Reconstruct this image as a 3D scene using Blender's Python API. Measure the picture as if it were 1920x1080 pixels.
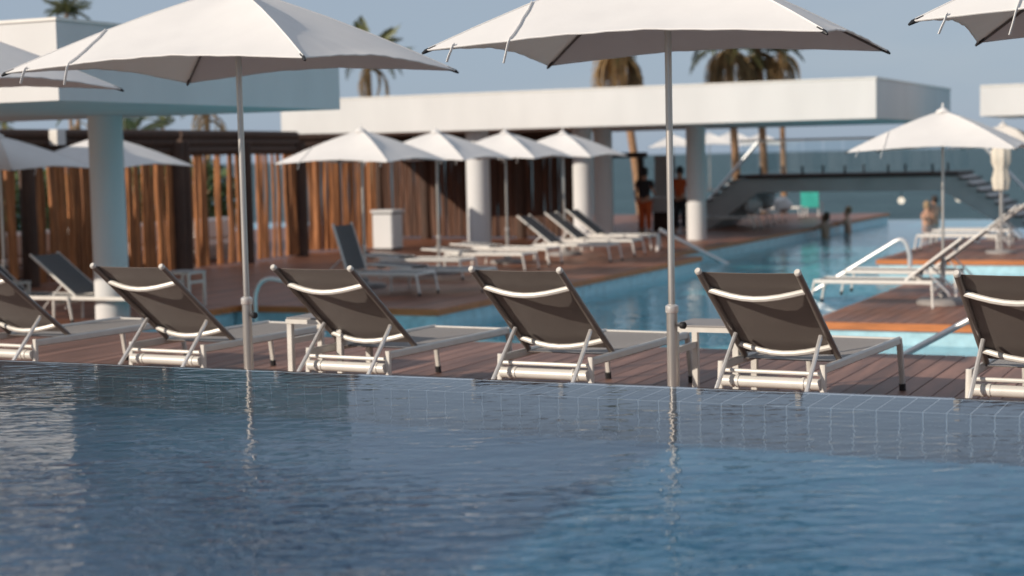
import bpy, math, random
from mathutils import Vector, Matrix
random.seed(7)
for o in list(bpy.data.objects): bpy.data.objects.remove(o)
S = bpy.context.scene
R = math.radians
PI = math.pi

# ---------------------------------------------------------------- camera
# World X runs along the row of sunbeds, world Y across the deck; the camera is turned to it.
THETA = R(24.8); PITCH = R(4.49); ROLL = R(-1.25); FPX = 3120.0; CAMZ = 1.54
cam = bpy.data.cameras.new('camera'); camo = bpy.data.objects.new('camera', cam)
S.collection.objects.link(camo)
CM = Matrix.Rotation(THETA, 4, 'Z') @ Matrix.Rotation(PI/2 - PITCH, 4, 'X') @ Matrix.Rotation(ROLL, 4, 'Z')
camo.matrix_world = Matrix.Translation((0, 0, CAMZ)) @ CM
cam.sensor_width = 36; cam.lens = 36*FPX/1920; cam.clip_start = .1; cam.clip_end = 20000
cam.dof.use_dof = True; cam.dof.focus_distance = 8.2; cam.dof.aperture_fstop = 2.1
S.camera = camo
# ---------------------------------------------------------------- sky and sun
SUN_AZ = R(56); SUN_EL = R(22.5)
to_sun = Vector((-math.cos(SUN_AZ)*math.cos(SUN_EL), -math.sin(SUN_AZ)*math.cos(SUN_EL), math.sin(SUN_EL)))
w = bpy.data.worlds.new('World'); S.world = w; w.use_nodes = True
nt = w.node_tree; bg = nt.nodes['Background']
sky = nt.nodes.new('ShaderNodeTexSky'); sky.sky_type = 'NISHITA'; sky.sun_disc = False
sky.sun_elevation = SUN_EL; sky.sun_rotation = math.atan2(to_sun.x, to_sun.y)
sky.air_density = 1.0; sky.dust_density = .8; sky.ozone_density = 2.5; sky.altitude = 0
SKYK = .10
# the clear-sky model, veiled by an even blue-grey sea haze with faint cloud (same all round the horizon)
tc = nt.nodes.new('ShaderNodeTexCoord'); sx = nt.nodes.new('ShaderNodeSeparateXYZ'); nt.links.new(tc.outputs['Generated'], sx.inputs[0])
el = nt.nodes.new('ShaderNodeMapRange'); el.inputs[1].default_value = 0; el.inputs[2].default_value = .5; nt.links.new(sx.outputs['Z'], el.inputs[0])
hz = nt.nodes.new('ShaderNodeValToRGB'); hz.color_ramp.elements[0].color = (.27, .345, .455, 1); hz.color_ramp.elements[1].color = (.30, .335, .39, 1)
e_ = hz.color_ramp.elements.new(.22); e_.color = (.295, .35, .435, 1)
nt.links.new(el.outputs[0], hz.inputs[0])
cm_ = nt.nodes.new('ShaderNodeMapping'); cm_.inputs['Scale'].default_value = (1.6, 1.6, 7); nt.links.new(tc.outputs['Generated'], cm_.inputs[0])
cn = nt.nodes.new('ShaderNodeTexNoise'); cn.inputs['Scale'].default_value = 2.4; cn.inputs['Detail'].default_value = 7; nt.links.new(cm_.outputs[0], cn.inputs['Vector'])
cr_ = nt.nodes.new('ShaderNodeMapRange'); cr_.inputs[1].default_value = .5; cr_.inputs[2].default_value = .78; cr_.inputs[4].default_value = .35; nt.links.new(cn.outputs['Fac'], cr_.inputs[0])
cx = nt.nodes.new('ShaderNodeMix'); cx.data_type = 'RGBA'; cx.inputs['B'].default_value = (.42, .44, .48, 1); nt.links.new(cr_.outputs[0], cx.inputs['Factor']); nt.links.new(hz.outputs[0], cx.inputs['A'])
sc_ = nt.nodes.new('ShaderNodeVectorMath'); sc_.operation = 'SCALE'; sc_.inputs['Scale'].default_value = 1/SKYK; nt.links.new(cx.outputs['Result'], sc_.inputs[0])
mx_ = nt.nodes.new('ShaderNodeMix'); mx_.data_type = 'RGBA'; mx_.inputs['Factor'].default_value = .84
nt.links.new(sky.outputs[0], mx_.inputs['A']); nt.links.new(sc_.outputs[0], mx_.inputs['B'])
nt.links.new(mx_.outputs['Result'], bg.inputs[0]); bg.inputs[1].default_value = SKYK
sl = bpy.data.lights.new('sun', 'SUN'); sl.energy = 3.6; sl.angle = R(.5); sl.color = (1, .89, .76)
so = bpy.data.objects.new('sun', sl); S.collection.objects.link(so)
so.rotation_euler = to_sun.to_track_quat('Z', 'Y').to_euler()
S.view_settings.view_transform = 'Standard'; S.view_settings.look = 'None'
S.view_settings.exposure = .25; S.view_settings.gamma = 1
S.render.engine = 'CYCLES'
S.cycles.max_bounces = 10; S.cycles.transparent_max_bounces = 24
S.cycles.use_denoising = True

# ---------------------------------------------------------------- pixel helpers (1920x1080 photograph)
CAMP = Vector((0, 0, CAMZ)); CM3 = CM.to_3x3()
def ray(x, y): return CM3 @ Vector((x-960, -(y-540), -FPX))
def atz(x, y, z): d = ray(x, y); return CAMP + d*((z-CAMZ)/d.z)
def atb(x, y, b): d = ray(x, y); return CAMP + d*(b/d.y)
def ata(x, y, a): d = ray(x, y); return CAMP + d*(a/d.x)

# ---------------------------------------------------------------- materials
def mat(name, col, rough=.6, metal=0, var=.0, scale=6, bump=0, bscale=40, rnd=0, stretch=(1, 1, 1), spec=.5, sheen=0, trans=0, col2=None):
    m = bpy.data.materials.new(name); m.use_nodes = True
    t = m.node_tree; p = t.nodes['Principled BSDF']; L = t.links.new
    p.inputs['Base Color'].default_value = (*col, 1); p.inputs['Roughness'].default_value = rough
    p.inputs['Metallic'].default_value = metal; p.inputs['Specular IOR Level'].default_value = spec
    if sheen: p.inputs['Sheen Weight'].default_value = sheen
    co = t.nodes.new('ShaderNodeTexCoord'); mp = t.nodes.new('ShaderNodeMapping'); mp.inputs['Scale'].default_value = stretch
    L(co.outputs['Object'], mp.inputs[0])
    if var or rnd:
        c = None
        n = t.nodes.new('ShaderNodeTexNoise'); n.inputs['Scale'].default_value = scale; n.inputs['Detail'].default_value = 6
        if rnd:
            oi = t.nodes.new('ShaderNodeObjectInfo'); ad = t.nodes.new('ShaderNodeVectorMath'); sc = t.nodes.new('ShaderNodeMath')
            sc.operation = 'MULTIPLY'; sc.inputs[1].default_value = 37.
            L(oi.outputs['Random'], sc.inputs[0]); L(mp.outputs[0], ad.inputs[0]); L(sc.outputs[0], ad.inputs[1]); L(ad.outputs[0], n.inputs['Vector'])
        else: L(mp.outputs[0], n.inputs['Vector'])
        mx = t.nodes.new('ShaderNodeMix'); mx.data_type = 'RGBA'
        a = col2 or tuple(min(1, k*(1+var)) for k in col); b = tuple(k*(1-var) for k in col)
        mx.inputs['A'].default_value = (*b, 1); mx.inputs['B'].default_value = (*a, 1)
        cr = t.nodes.new('ShaderNodeMapRange'); cr.inputs[1].default_value = .3; cr.inputs[2].default_value = .7
        L(n.outputs['Fac'], cr.inputs[0]); L(cr.outputs[0], mx.inputs['Factor'])
        out = mx.outputs['Result']
        if rnd:
            hs = t.nodes.new('ShaderNodeHueSaturation'); mr = t.nodes.new('ShaderNodeMapRange')
            mr.inputs[3].default_value = 1-rnd; mr.inputs[4].default_value = 1+rnd
            L(oi.outputs['Random'], mr.inputs[0]); L(mr.outputs[0], hs.inputs['Value']); L(out, hs.inputs['Color']); out = hs.outputs[0]
        L(out, p.inputs['Base Color'])
        rr = t.nodes.new('ShaderNodeMapRange'); rr.inputs[3].default_value = max(0, rough-.08); rr.inputs[4].default_value = min(1, rough+.08)
        L(n.outputs['Fac'], rr.inputs[0]); L(rr.outputs[0], p.inputs['Roughness'])
    if bump:
        n2 = t.nodes.new('ShaderNodeTexNoise'); n2.inputs['Scale'].default_value = bscale; n2.inputs['Detail'].default_value = 5
        L(mp.outputs[0], n2.inputs['Vector'])
        bp = t.nodes.new('ShaderNodeBump'); bp.inputs['Strength'].default_value = bump; bp.inputs['Distance'].default_value = .01
        L(n2.outputs['Fac'], bp.inputs['Height']); L(bp.outputs[0], p.inputs['Normal'])
    if trans:   # thin cloth that lets some light through
        tr = t.nodes.new('ShaderNodeBsdfTranslucent'); tr.inputs[0].default_value = (*col, 1)
        ms = t.nodes.new('ShaderNodeMixShader'); ms.inputs[0].default_value = trans
        L(p.outputs[0], ms.inputs[1]); L(tr.outputs[0], ms.inputs[2]); L(ms.outputs[0], t.nodes['Material Output'].inputs[0])
    return m

M = {}
M['frame'] = mat('aluminium_paint', (.66, .63, .58), .4, .12, .06, 9)
M['frame_white'] = mat('cream_paint', (.74, .71, .66), .42, 0, .05, 9)
M['dark_plastic'] = mat('dark_plastic', (.02, .02, .022), .5)
M['sling'] = mat('sling_mesh', (.115, .09, .076), .55, 0, .07, 14, .25, 900, sheen=.2)
M['sling_dark'] = mat('dark_sling_mesh', (.045, .043, .045), .6, 0, .08, 14, .25, 900, sheen=.2)
M['canopy'] = mat('canopy_cloth', (.88, .855, .83), .8, 0, .02, 5, .06, 30, trans=.2)
M['steel'] = mat('brushed_steel', (.78, .76, .74), .38, .6, .08, 30, stretch=(1, 1, .1))
M['pole'] = mat('pole_metal', (.56, .52, .48), .32, .7, .08, 14, stretch=(1, 1, .15))
M['white'] = mat('white_render', (.655, .65, .64), .85, 0, .05, 1.3, .2, 50, stretch=(1, 1, .35))
M['deck'] = mat('deck_board', (.225, .122, .092), .5, 0, .35, 2.2, .25, 22, rnd=.28, stretch=(5, .5, 5))
M['deck_low'] = mat('deck_board_wet', (.235, .10, .06), .42, 0, .35, 2.0, .2, 22, rnd=.25, stretch=(5, .5, 5))
for k_ in ('deck', 'deck_low'): M[k_].node_tree.nodes['Principled BSDF'].inputs['Specular IOR Level'].default_value = .3
M['fascia'] = mat('fascia_board', (.50, .16, .045), .5, 0, .3, 3, .2, 30, stretch=(.6, 5, 5))
M['under'] = mat('deck_underlay', (.02, .015, .013), .9, 0, .2)
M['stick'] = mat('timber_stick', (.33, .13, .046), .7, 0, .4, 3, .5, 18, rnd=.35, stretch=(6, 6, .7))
M['stick_shaded'] = mat('shaded_timber_stick', (.10, .045, .026), .7, 0, .4, 3, .5, 18, rnd=.35, stretch=(6, 6, .7))  # timber stick again, with the roof's shade put into a darker colour
M['timber'] = mat('dark_timber', (.065, .034, .022), .75, 0, .35, 3, .4, 20, stretch=(4, 4, 1))
M['tile_wall'] = mat('pale_blue_tile', (.42, .62, .68), .3, 0, .15, 7, .2, 40)
M['concrete'] = mat('grey_concrete', (.52, .50, .48), .8, 0, .12, 1.2, .2, 40)
M['step'] = mat('stair_tread', (.07, .038, .03), .6, 0, .2)
M['tile'] = mat('pool_tile', (.03, .046, .07), .3, 0, .22, 4, .15, 60, rnd=.22)
M['grout'] = mat('pool_grout', (.72, .78, .82), .8, 0, .12, 9)
M['trunk'] = mat('palm_bark', (.30, .17, .09), .85, 0, .4, 7, .8, 22, stretch=(1, 1, 3))
M['frond'] = mat('palm_leaf', (.12, .125, .045), .6, 0, .35, 3, rnd=.3)
M['dead'] = mat('dead_frond', (.30, .20, .095), .8, 0, .35, 3, rnd=.3)
M['skin'] = mat('skin', (.58, .32, .21), .55, 0, .08, 9)
M['hair'] = mat('hair', (.025, .016, .012), .6)
M['hair_brown'] = mat('brown_hair', (.12, .06, .03), .6)
M['cream_cloth'] = mat('cream_cloth', (.66, .59, .49), .85, 0, .05, 8)
M['blond'] = mat('light_hair', (.30, .20, .11), .6)
M['blue_cloth'] = mat('blue_cloth', (.06, .16, .30), .8, 0, .1)
M['orange_cloth'] = mat('orange_cloth', (.62, .12, .03), .8, 0, .15, 8)
M['dark_cloth'] = mat('dark_cloth', (.03, .028, .032), .8)
M['white_cloth'] = mat('white_cloth', (.78, .75, .72), .9, 0, .05, 8)
M['teal_cloth'] = mat('teal_cloth', (.03, .33, .28), .85, 0, .12, 8)
M['table'] = mat('table_slab', (.30, .28, .27), .5, 0, .1, 12)
M['sand'] = mat('sand', (.45, .38, .29), .95, 0, .15, .3)
M['leaf'] = mat('shrub_leaf', (.07, .11, .03), .6, 0, .3, 4)
M['lamp'] = mat('opal_glass', (.85, .80, .72), .25)
_p = M['lamp'].node_tree.nodes['Principled BSDF']; _p.inputs['Emission Color'].default_value = (1, .86, .68, 1); _p.inputs['Emission Strength'].default_value = .8
# glass panel
def glassy(name, tint, refl):
    m = bpy.data.materials.new(name); m.use_nodes = True; t = m.node_tree; L = t.links.new; t.nodes.remove(t.nodes['Principled BSDF'])
    tr = t.nodes.new('ShaderNodeBsdfTransparent'); tr.inputs[0].default_value = (*tint, 1)
    gl = t.nodes.new('ShaderNodeBsdfGlossy'); gl.inputs['Roughness'].default_value = .02
    lw = t.nodes.new('ShaderNodeFresnel'); lw.inputs[0].default_value = refl
    ms = t.nodes.new('ShaderNodeMixShader'); L(lw.outputs[0], ms.inputs[0]); L(tr.outputs[0], ms.inputs[1]); L(gl.outputs[0], ms.inputs[2])
    L(ms.outputs[0], t.nodes['Material Output'].inputs[0]); return m
M['glass'] = glassy('rail_glass', (.93, .96, .97), 1.45)
EDGE_Y = 6.82; AMP = 2.6
def water(name, tint, scale, dist, ratio=(1, 1, 1), rough=.0, clear=False, calm_edge=False):
    m = glassy(name, tint, 1.333); t = m.node_tree; L = t.links.new
    co = t.nodes.new('ShaderNodeTexCoord'); mp = t.nodes.new('ShaderNodeMapping'); mp.inputs['Scale'].default_value = ratio
    m0 = t.nodes.new('ShaderNodeMapping'); m0.inputs['Rotation'].default_value = (0, 0, -THETA); L(co.outputs['Object'], m0.inputs[0]); L(m0.outputs[0], mp.inputs[0])
    n1 = t.nodes.new('ShaderNodeTexNoise'); n1.inputs['Scale'].default_value = scale; n1.inputs['Detail'].default_value = 2.5; n1.inputs['Roughness'].default_value = .45; n1.inputs['Distortion'].default_value = .6
    n2 = t.nodes.new('ShaderNodeTexNoise'); n2.inputs['Scale'].default_value = scale*.22; n2.inputs['Detail'].default_value = 2
    n3 = t.nodes.new('ShaderNodeTexNoise'); n3.inputs['Scale'].default_value = scale*.09; n3.inputs['Detail'].default_value = 2
    for n in (n1, n2, n3): L(mp.outputs[0], n.inputs['Vector'])
    # calm and ruffled patches
    pr = t.nodes.new('ShaderNodeMapRange'); pr.inputs[1].default_value = .35; pr.inputs[2].default_value = .65; pr.inputs[3].default_value = .45; pr.inputs[4].default_value = 1.25
    L(n3.outputs['Fac'], pr.inputs[0])
    mu = t.nodes.new('ShaderNodeMath'); mu.operation = 'MULTIPLY'; L(n1.outputs['Fac'], mu.inputs[0]); L(pr.outputs[0], mu.inputs[1])
    m2 = t.nodes.new('ShaderNodeMath'); m2.operation = 'MULTIPLY_ADD'; m2.inputs[1].default_value = 1.0; L(n2.outputs['Fac'], m2.inputs[0]); L(mu.outputs[0], m2.inputs[2])
    bp = t.nodes.new('ShaderNodeBump'); bp.inputs['Strength'].default_value = 1; bp.inputs['Distance'].default_value = dist
    hgt = m2.outputs[0]
    if calm_edge:     # the overflow edge keeps the water calm, ripples grow towards the middle of the pool
        sy = t.nodes.new('ShaderNodeSeparateXYZ'); L(co.outputs['Object'], sy.inputs[0])
        am = t.nodes.new('ShaderNodeMapRange'); am.inputs[1].default_value = EDGE_Y; am.inputs[2].default_value = EDGE_Y-3.2; am.inputs[3].default_value = .16; am.inputs[4].default_value = AMP
        L(sy.outputs['Y'], am.inputs[0]); mm = t.nodes.new('ShaderNodeMath'); mm.operation = 'MULTIPLY'; L(hgt, mm.inputs[0]); L(am.outputs[0], mm.inputs[1]); hgt = mm.outputs[0]
    L(hgt, bp.inputs['Height'])
    for n in t.nodes:
        if n.type == 'BSDF_GLOSSY': L(bp.outputs[0], n.inputs['Normal']); n.inputs['Roughness'].default_value = rough
        if n.type == 'FRESNEL': L(bp.outputs[0], n.inputs['Normal'])
    if clear:     # refracting water over a tiled basin
        for n in list(t.nodes):
            if n.type in ('BSDF_GLOSSY', 'FRESNEL', 'MIX_SHADER', 'BSDF_TRANSPARENT'): t.nodes.remove(n)
        g = t.nodes.new('ShaderNodeBsdfGlass'); g.inputs['IOR'].default_value = 1.333; g.inputs['Roughness'].default_value = 0; g.inputs['Color'].default_value = (*tint, 1)
        L(bp.outputs[0], g.inputs['Normal']); L(g.outputs[0], t.nodes['Material Output'].inputs[0])
    return m
M['water'] = water('pool_water', (.97, .985, 1), 9, .0037, (.7, 1.6, 1), clear=True, calm_edge=True)
M['water_low'] = water('lagoon_water', (.97, .99, 1), 4, .012, (.7, 1.5, 1), clear=True)
def brickmat(name, c1, c2, mortar, sz, rough=.35):
    m = bpy.data.materials.new(name); m.use_nodes = True; t = m.node_tree; L = t.links.new; p = t.nodes['Principled BSDF']
    co = t.nodes.new('ShaderNodeTexCoord'); br = t.nodes.new('ShaderNodeTexBrick'); br.offset = 0
    br.inputs['Scale'].default_value = 1/sz; br.inputs['Brick Width'].default_value = 1; br.inputs['Row Height'].default_value = 1; br.inputs['Mortar Size'].default_value = .03
    br.inputs['Color1'].default_value = (*c1, 1); br.inputs['Color2'].default_value = (*c2, 1); br.inputs['Mortar'].default_value = (*mortar, 1)
    L(co.outputs['Object'], br.inputs[0]); L(br.outputs[0], p.inputs['Base Color']); p.inputs['Roughness'].default_value = rough; return m
M['floor'] = brickmat('dark_blue_floor_tile', (.005, .15, .29), (.008, .19, .34), (.03, .24, .37), .15)
M['shelf'] = brickmat('blue_shelf_tile', (.006, .04, .065), (.010, .055, .085), (.02, .075, .11), .09)
M['floor_low'] = brickmat('turquoise_floor_tile', (.09, .60, .76), (.13, .66, .80), (.5, .78, .84), .15)
def seamat():
    m = bpy.data.materials.new('sea_water'); m.use_nodes = True; t = m.node_tree; L = t.links.new; p = t.nodes['Principled BSDF']
    pass; p.inputs['Roughness'].default_value = .4; p.inputs['Specular IOR Level'].default_value = .12
    co = t.nodes.new('ShaderNodeTexCoord'); mp = t.nodes.new('ShaderNodeMapping'); mp.inputs['Scale'].default_value = (.25, 1, 1); L(co.outputs['Object'], mp.inputs[0])
    n = t.nodes.new('ShaderNodeTexNoise'); n.inputs['Scale'].default_value = .6; n.inputs['Detail'].default_value = 8; L(mp.outputs[0], n.inputs['Vector'])
    cr = t.nodes.new('ShaderNodeValToRGB'); cr.color_ramp.elements[0].position = .35; cr.color_ramp.elements[1].position = .72; cr.color_ramp.elements[0].color = (.012, .05, .06, 1); cr.color_ramp.elements[1].color = (.07, .14, .15, 1); L(n.outputs[0], cr.inputs[0]); L(cr.outputs[0], p.inputs['Base Color'])
    bp = t.nodes.new('ShaderNodeBump'); bp.inputs['Distance'].default_value = .9; bp.inputs['Strength'].default_value = 1; L(n.outputs[0], bp.inputs['Height']); L(bp.outputs[0], p.inputs['Normal'])
    return m
M['sea'] = seamat()

# ---------------------------------------------------------------- mesh helpers
class MB:
    def __init__(s): s.v = []; s.f = []
    def add(s, vs, fs):
        k = len(s.v); s.v += [Vector(p) for p in vs]; s.f += [[k+i for i in f] for f in fs]; return s
    def box(s, a, b, ch=0):
        (x0, y0, z0), (x1, y1, z1) = a, b
        if ch:   # chamfer the four long upper/lower edges along the longest axis: octagonal section
            L = [x1-x0, y1-y0, z1-z0]; ax = L.index(max(L)); o = [i for i in range(3) if i != ax]
            lo = (x0, y0, z0); hi = (x1, y1, z1); c = ch; p0, p1 = o
            sec = [(lo[p0]+c, lo[p1]), (hi[p0]-c, lo[p1]), (hi[p0], lo[p1]+c), (hi[p0], hi[p1]-c), (hi[p0]-c, hi[p1]), (lo[p0]+c, hi[p1]), (lo[p0], hi[p1]-c), (lo[p0], lo[p1]+c)]
            vs = []
            for e in (lo[ax], hi[ax]):
                for q in sec:
                    t = [0, 0, 0]; t[ax] = e; t[p0] = q[0]; t[p1] = q[1]; vs.append(t)
            fs = [[i, (i+1) % 8, 8+(i+1) % 8, 8+i] for i in range(8)] + [list(range(8))[::-1], list(range(8, 16))]
            return s.add(vs, fs)
        return s.add([(x0, y0, z0), (x1, y0, z0), (x1, y1, z0), (x0, y1, z0), (x0, y0, z1), (x1, y0, z1), (x1, y1, z1), (x0, y1, z1)],
                     [[3, 2, 1, 0], [4, 5, 6, 7], [0, 1, 5, 4], [1, 2, 6, 5], [2, 3, 7, 6], [3, 0, 4, 7]])
    def tube(s, pts, r, n=8, flat=1.0, caps=True):
        pts = [Vector(p) for p in pts]; rs = r if isinstance(r, (list, tuple)) else [r]*len(pts)
        rings = []; up = None
        for i, p in enumerate(pts):
            d = (pts[min(i+1, len(pts)-1)] - pts[max(i-1, 0)]).normalized()
            if up is None: up = Vector((0, 0, 1)) if abs(d.z) < .9 else Vector((1, 0, 0))
            x = d.cross(up).normalized(); y = x.cross(d).normalized(); up = y
            rings.append([p + (x*math.cos(2*PI*k/n)*flat + y*math.sin(2*PI*k/n))*rs[i] for k in range(n)])
        vs = [q for rg in rings for q in rg]
        fs = [[i*n+k, i*n+(k+1) % n, (i+1)*n+(k+1) % n, (i+1)*n+k] for i in range(len(pts)-1) for k in range(n)]
        if caps: fs += [list(range(n))[::-1], list(range((len(pts)-1)*n, len(pts)*n))]
        return s.add(vs, fs)
    def lathe(s, prof, n=16, c=(0, 0, 0)):
        vs = []; 
        for r, z in prof: vs += [(c[0]+r*math.cos(2*PI*k/n), c[1]+r*math.sin(2*PI*k/n), c[2]+z) for k in range(n)]
        m = len(prof)
        fs = [[i*n+k, i*n+(k+1) % n, (i+1)*n+(k+1) % n, (i+1)*n+k] for i in range(m-1) for k in range(n)]
        fs += [list(range(n))[::-1], list(range((m-1)*n, m*n))]
        return s.add(vs, fs)
    def prism(s, poly, y0, y1):     # polygon in xz, extruded along y
        n = len(poly); vs = [(x, y0, z) for x, z in poly] + [(x, y1, z) for x, z in poly]
        fs = [[i, (i+1) % n, n+(i+1) % n, n+i] for i in range(n)] + [list(range(n))[::-1], list(range(n, 2*n))]
        return s.add(vs, fs)
    def mesh(s, name, m, smooth=False):
        me = bpy.data.meshes.new(name); me.from_pydata([tuple(v) for v in s.v], [], s.f); me.materials.append(m)
        import bmesh
        b = bmesh.new(); b.from_mesh(me); bmesh.ops.recalc_face_normals(b, faces=b.faces); b.to_mesh(me); b.free()
        if smooth:
            for p in me.polygons: p.use_smooth = True
            try: me.set_sharp_from_angle(angle=R(40))
            except Exception: pass
        return me
    def build(s, name, m, parent=None, smooth=False, loc=None):
        return link(name, s.mesh(name, m, smooth), parent, loc)
def link(name, me, parent=None, loc=None, rot=None):
    o = bpy.data.objects.new(name, me); S.collection.objects.link(o)
    if parent: o.parent = parent
    if loc is not None: o.location = loc
    if rot is not None: o.rotation_euler = rot
    return o
def tag(o, label, cat, group=None):
    o['label'] = label; o['category'] = cat
    if group: o['group'] = group
    return o
def struct(o): o['kind'] = 'structure'; return o
def empty(name, loc=(0, 0, 0), rz=0):
    o = bpy.data.objects.new(name, None); S.collection.objects.link(o); o.location = loc; o.rotation_euler = (0, 0, rz); o.empty_display_size = .2; return o
def copy_tree(o, parent=None):
    c = o.copy(); S.collection.objects.link(c); c.parent = parent
    for ch in list(o.children): copy_tree(ch, c)
    return c
USED = set()
def place(proto, loc, rz, label, group):
    if proto.name not in USED: USED.add(proto.name); o = proto
    else: o = copy_tree(proto)
    o.location = loc; o.rotation_euler = (0, 0, rz); o['label'] = label; o['group'] = group
    return o
def grid(nx, ny, fn):
    m = MB(); vs = [fn(i/nx, j/ny) for j in range(ny+1) for i in range(nx+1)]
    fs = [[j*(nx+1)+i, j*(nx+1)+i+1, (j+1)*(nx+1)+i+1, (j+1)*(nx+1)+i] for j in range(ny) for i in range(nx)]
    return m.add(vs, fs)
def thick(m, d):   # give a sheet a thickness d along -z or vector d
    n = len(m.v); d = Vector(d); edges = {}
    for f in m.f:
        for i in range(len(f)):
            e = (f[i], f[(i+1) % len(f)]); edges[e] = 1
    fs = [[n+i for i in f][::-1] for f in m.f]
    for (a, b) in edges:
        if (b, a) not in edges: fs.append([b, a, n+a, n+b])
    m.v += [v+d for v in m.v]; m.f += fs; return m

# ================================================================ THE SETTING
ZD = -.06; ZL = -.60; ZW = .53; ZP = -.88; EDGE = 6.82
struct(MB().add([(-400, -60, -2.4), (400, -60, -2.4), (400, 72, -2.4), (-400, 72, -2.4)], [[0, 1, 2, 3]]).build('ground', M['sand']))
struct(MB().add([(-9000, 71.5, -2.5), (9000, 71.5, -2.5), (9000, 12000, -2.5), (-9000, 12000, -2.5)], [[0, 1, 2, 3]]).build('sea', M['sea']))

RIMW = .38
# ---- raised pool in the foreground
pool = struct(MB().box((-16, -9, -1.3), (7, EDGE-RIMW, -.42)).build('pool_floor', M['floor']))
rim = struct(MB().box((-16, EDGE-RIMW, -1.3), (7, EDGE, ZW-.03)).build('pool_rim', M['grout']))
struct(MB().box((-16.5, -9, -1.3), (-16, EDGE, ZW-.03)).build('pool_side', M['grout']))
struct(MB().box((7, -9, -1.3), (7.5, EDGE, ZW-.03)).build('pool_side', M['grout']))
TP = .090; tg = .0055
top_me = MB().box((0, 0, -.004), (TP-tg, TP-tg, .004)).mesh('tile', M['tile'])
wal_me = MB().box((0, -.004, 0), (TP-tg, .004, TP-tg)).mesh('tile', M['tile'])
rest = MB()
for i in range(int(22.9/TP)):
    x = -16 + i*TP + .003; near = -6.35 < x < -.55
    for j in range(4):
        y = EDGE-RIMW-.001+j*TP
        if near: link('tile', top_me, rim, (x, y, ZW-.03))
        else: rest.box((x, y, ZW-.034), (x+TP-tg, y+TP-tg, ZW-.026))
    for j in range(11):
        z = ZW-.04-(j+1)*TP
        if near and j < 0: link('tile', wal_me, rim, (x, EDGE-RIMW, z))
        else: rest.box((x, EDGE-RIMW-.004, z), (x+TP-tg, EDGE-RIMW+.004, z+TP-tg))
ro = rest.build('tiles', M['tile'], rim); ro['kind'] = 'stuff'
struct(MB().add([(-16, -9, ZW), (7, -9, ZW), (7, EDGE-.003, ZW), (-16, EDGE-.003, ZW)], [[0, 1, 2, 3]]).build('pool_water', M['water'], smooth=True))
pw_ = bpy.data.objects['pool_water']; pw_.cycles.is_caustics_caster = True; sl.cycles.is_caustics_light = True
for o_ in [pool, rim] + list(rim.children): o_.cycles.is_caustics_receiver = True

# ---- decks
def deck(name, a0, a1, b0, b1, z, m, faces='', group=None, pitch=.146, wallz=None):
    base = struct(MB().box((a0+.02, b0+.02, z-.10), (a1-.02, b1-.02, z-.032)).build(name, M['under']))
    n = int((a1-a0)/pitch); pw = (a1-a0)/n
    me = MB().box((0, 0, -.03), (pw-.007, b1-b0, 0), .003).mesh('plank', m)
    for i in range(n):
        link('plank', me, base, (a0+i*pw+.0035, b0, z + random.uniform(-.0015, .0015)))
    th = .095
    if 'f' in faces: MB().box((a0, b0-.028, z-th), (a1, b0-.002, z-.004)).build('fascia_board', M['fascia'], base)
    if 'r' in faces: MB().box((a1+.002, b0-.028, z-th), (a1+.028, b1, z-.004)).build('fascia_board', M['fascia'], base)
    if 'l' in faces: MB().box((a0-.028, b0-.028, z-th), (a0-.002, b1, z-.004)).build('fascia_board', M['fascia'], base)
    if wallz is not None: MB().box((a0+.03, b0+.01, wallz), (a1-.03, b1-.03, z-.101)).build('tile_wall', M['tile_wall'], base)
    return base
deck('pool_deck', -16, 4, EDGE+.03, 13.0, ZD, M['deck'], '', wallz=-1.9)
struct(MB().box((-16, 13.0, -1.9), (4, 13.28, ZD-.05)).build('pool_coping', M['concrete']))
deck('lagoon_deck', -24, -14.3, 13.3, 21.0, ZL, M['deck_low'], 'r', wallz=-1.9)
deck('lagoon_deck', -24, -10.9, 21.03, 33.0, ZL, M['deck_low'], 'fr', wallz=-1.9)
deck('lagoon_deck', -30, -11.9, 33.03, 56.0, ZL, M['deck_low'], 'r', wallz=-1.9, pitch=.16)
deck('island_deck', -5.35, 4, 20.5, 26.6, ZL, M['deck_low'], 'fl', wallz=-1.9)
deck('island_deck', -7.1, 3.5, 32.4, 40.0, ZL, M['deck_low'], 'fl', wallz=-1.9)
struct(MB().add([(-40, 13.3, -1.9), (30, 13.3, -1.9), (30, 57, -1.9), (-40, 57, -1.9)], [[0, 1, 2, 3]]).build('lagoon_floor', M['floor_low']))
struct(MB().box((-12.4, 56.9, -2.3), (30, 57.2, ZP+.0)).build('lagoon_edge', M['tile_wall']))
struct(MB().add([(-40, 13.29, ZP+.006), (30, 13.29, ZP+.006), (30, 57.15, ZP+.006), (-40, 57.15, ZP+.006)], [[0, 1, 2, 3]]).build('lagoon_water', M['water_low'], smooth=True))
bpy.data.objects['lagoon_water'].cycles.is_caustics_caster = True
for n_ in ('lagoon_water', 'pool_water', 'sea', 'ground', 'lagoon_floor'):      # sheets must face up
    me_ = bpy.data.objects[n_].data; pass
    if me_.polygons[0].normal.z < 0: me_.flip_normals()
for o_ in bpy.data.objects:
    if o_.name.startswith(('lagoon_floor', 'tile_wall', 'lagoon_edge')): o_.cycles.is_caustics_receiver = True

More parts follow.
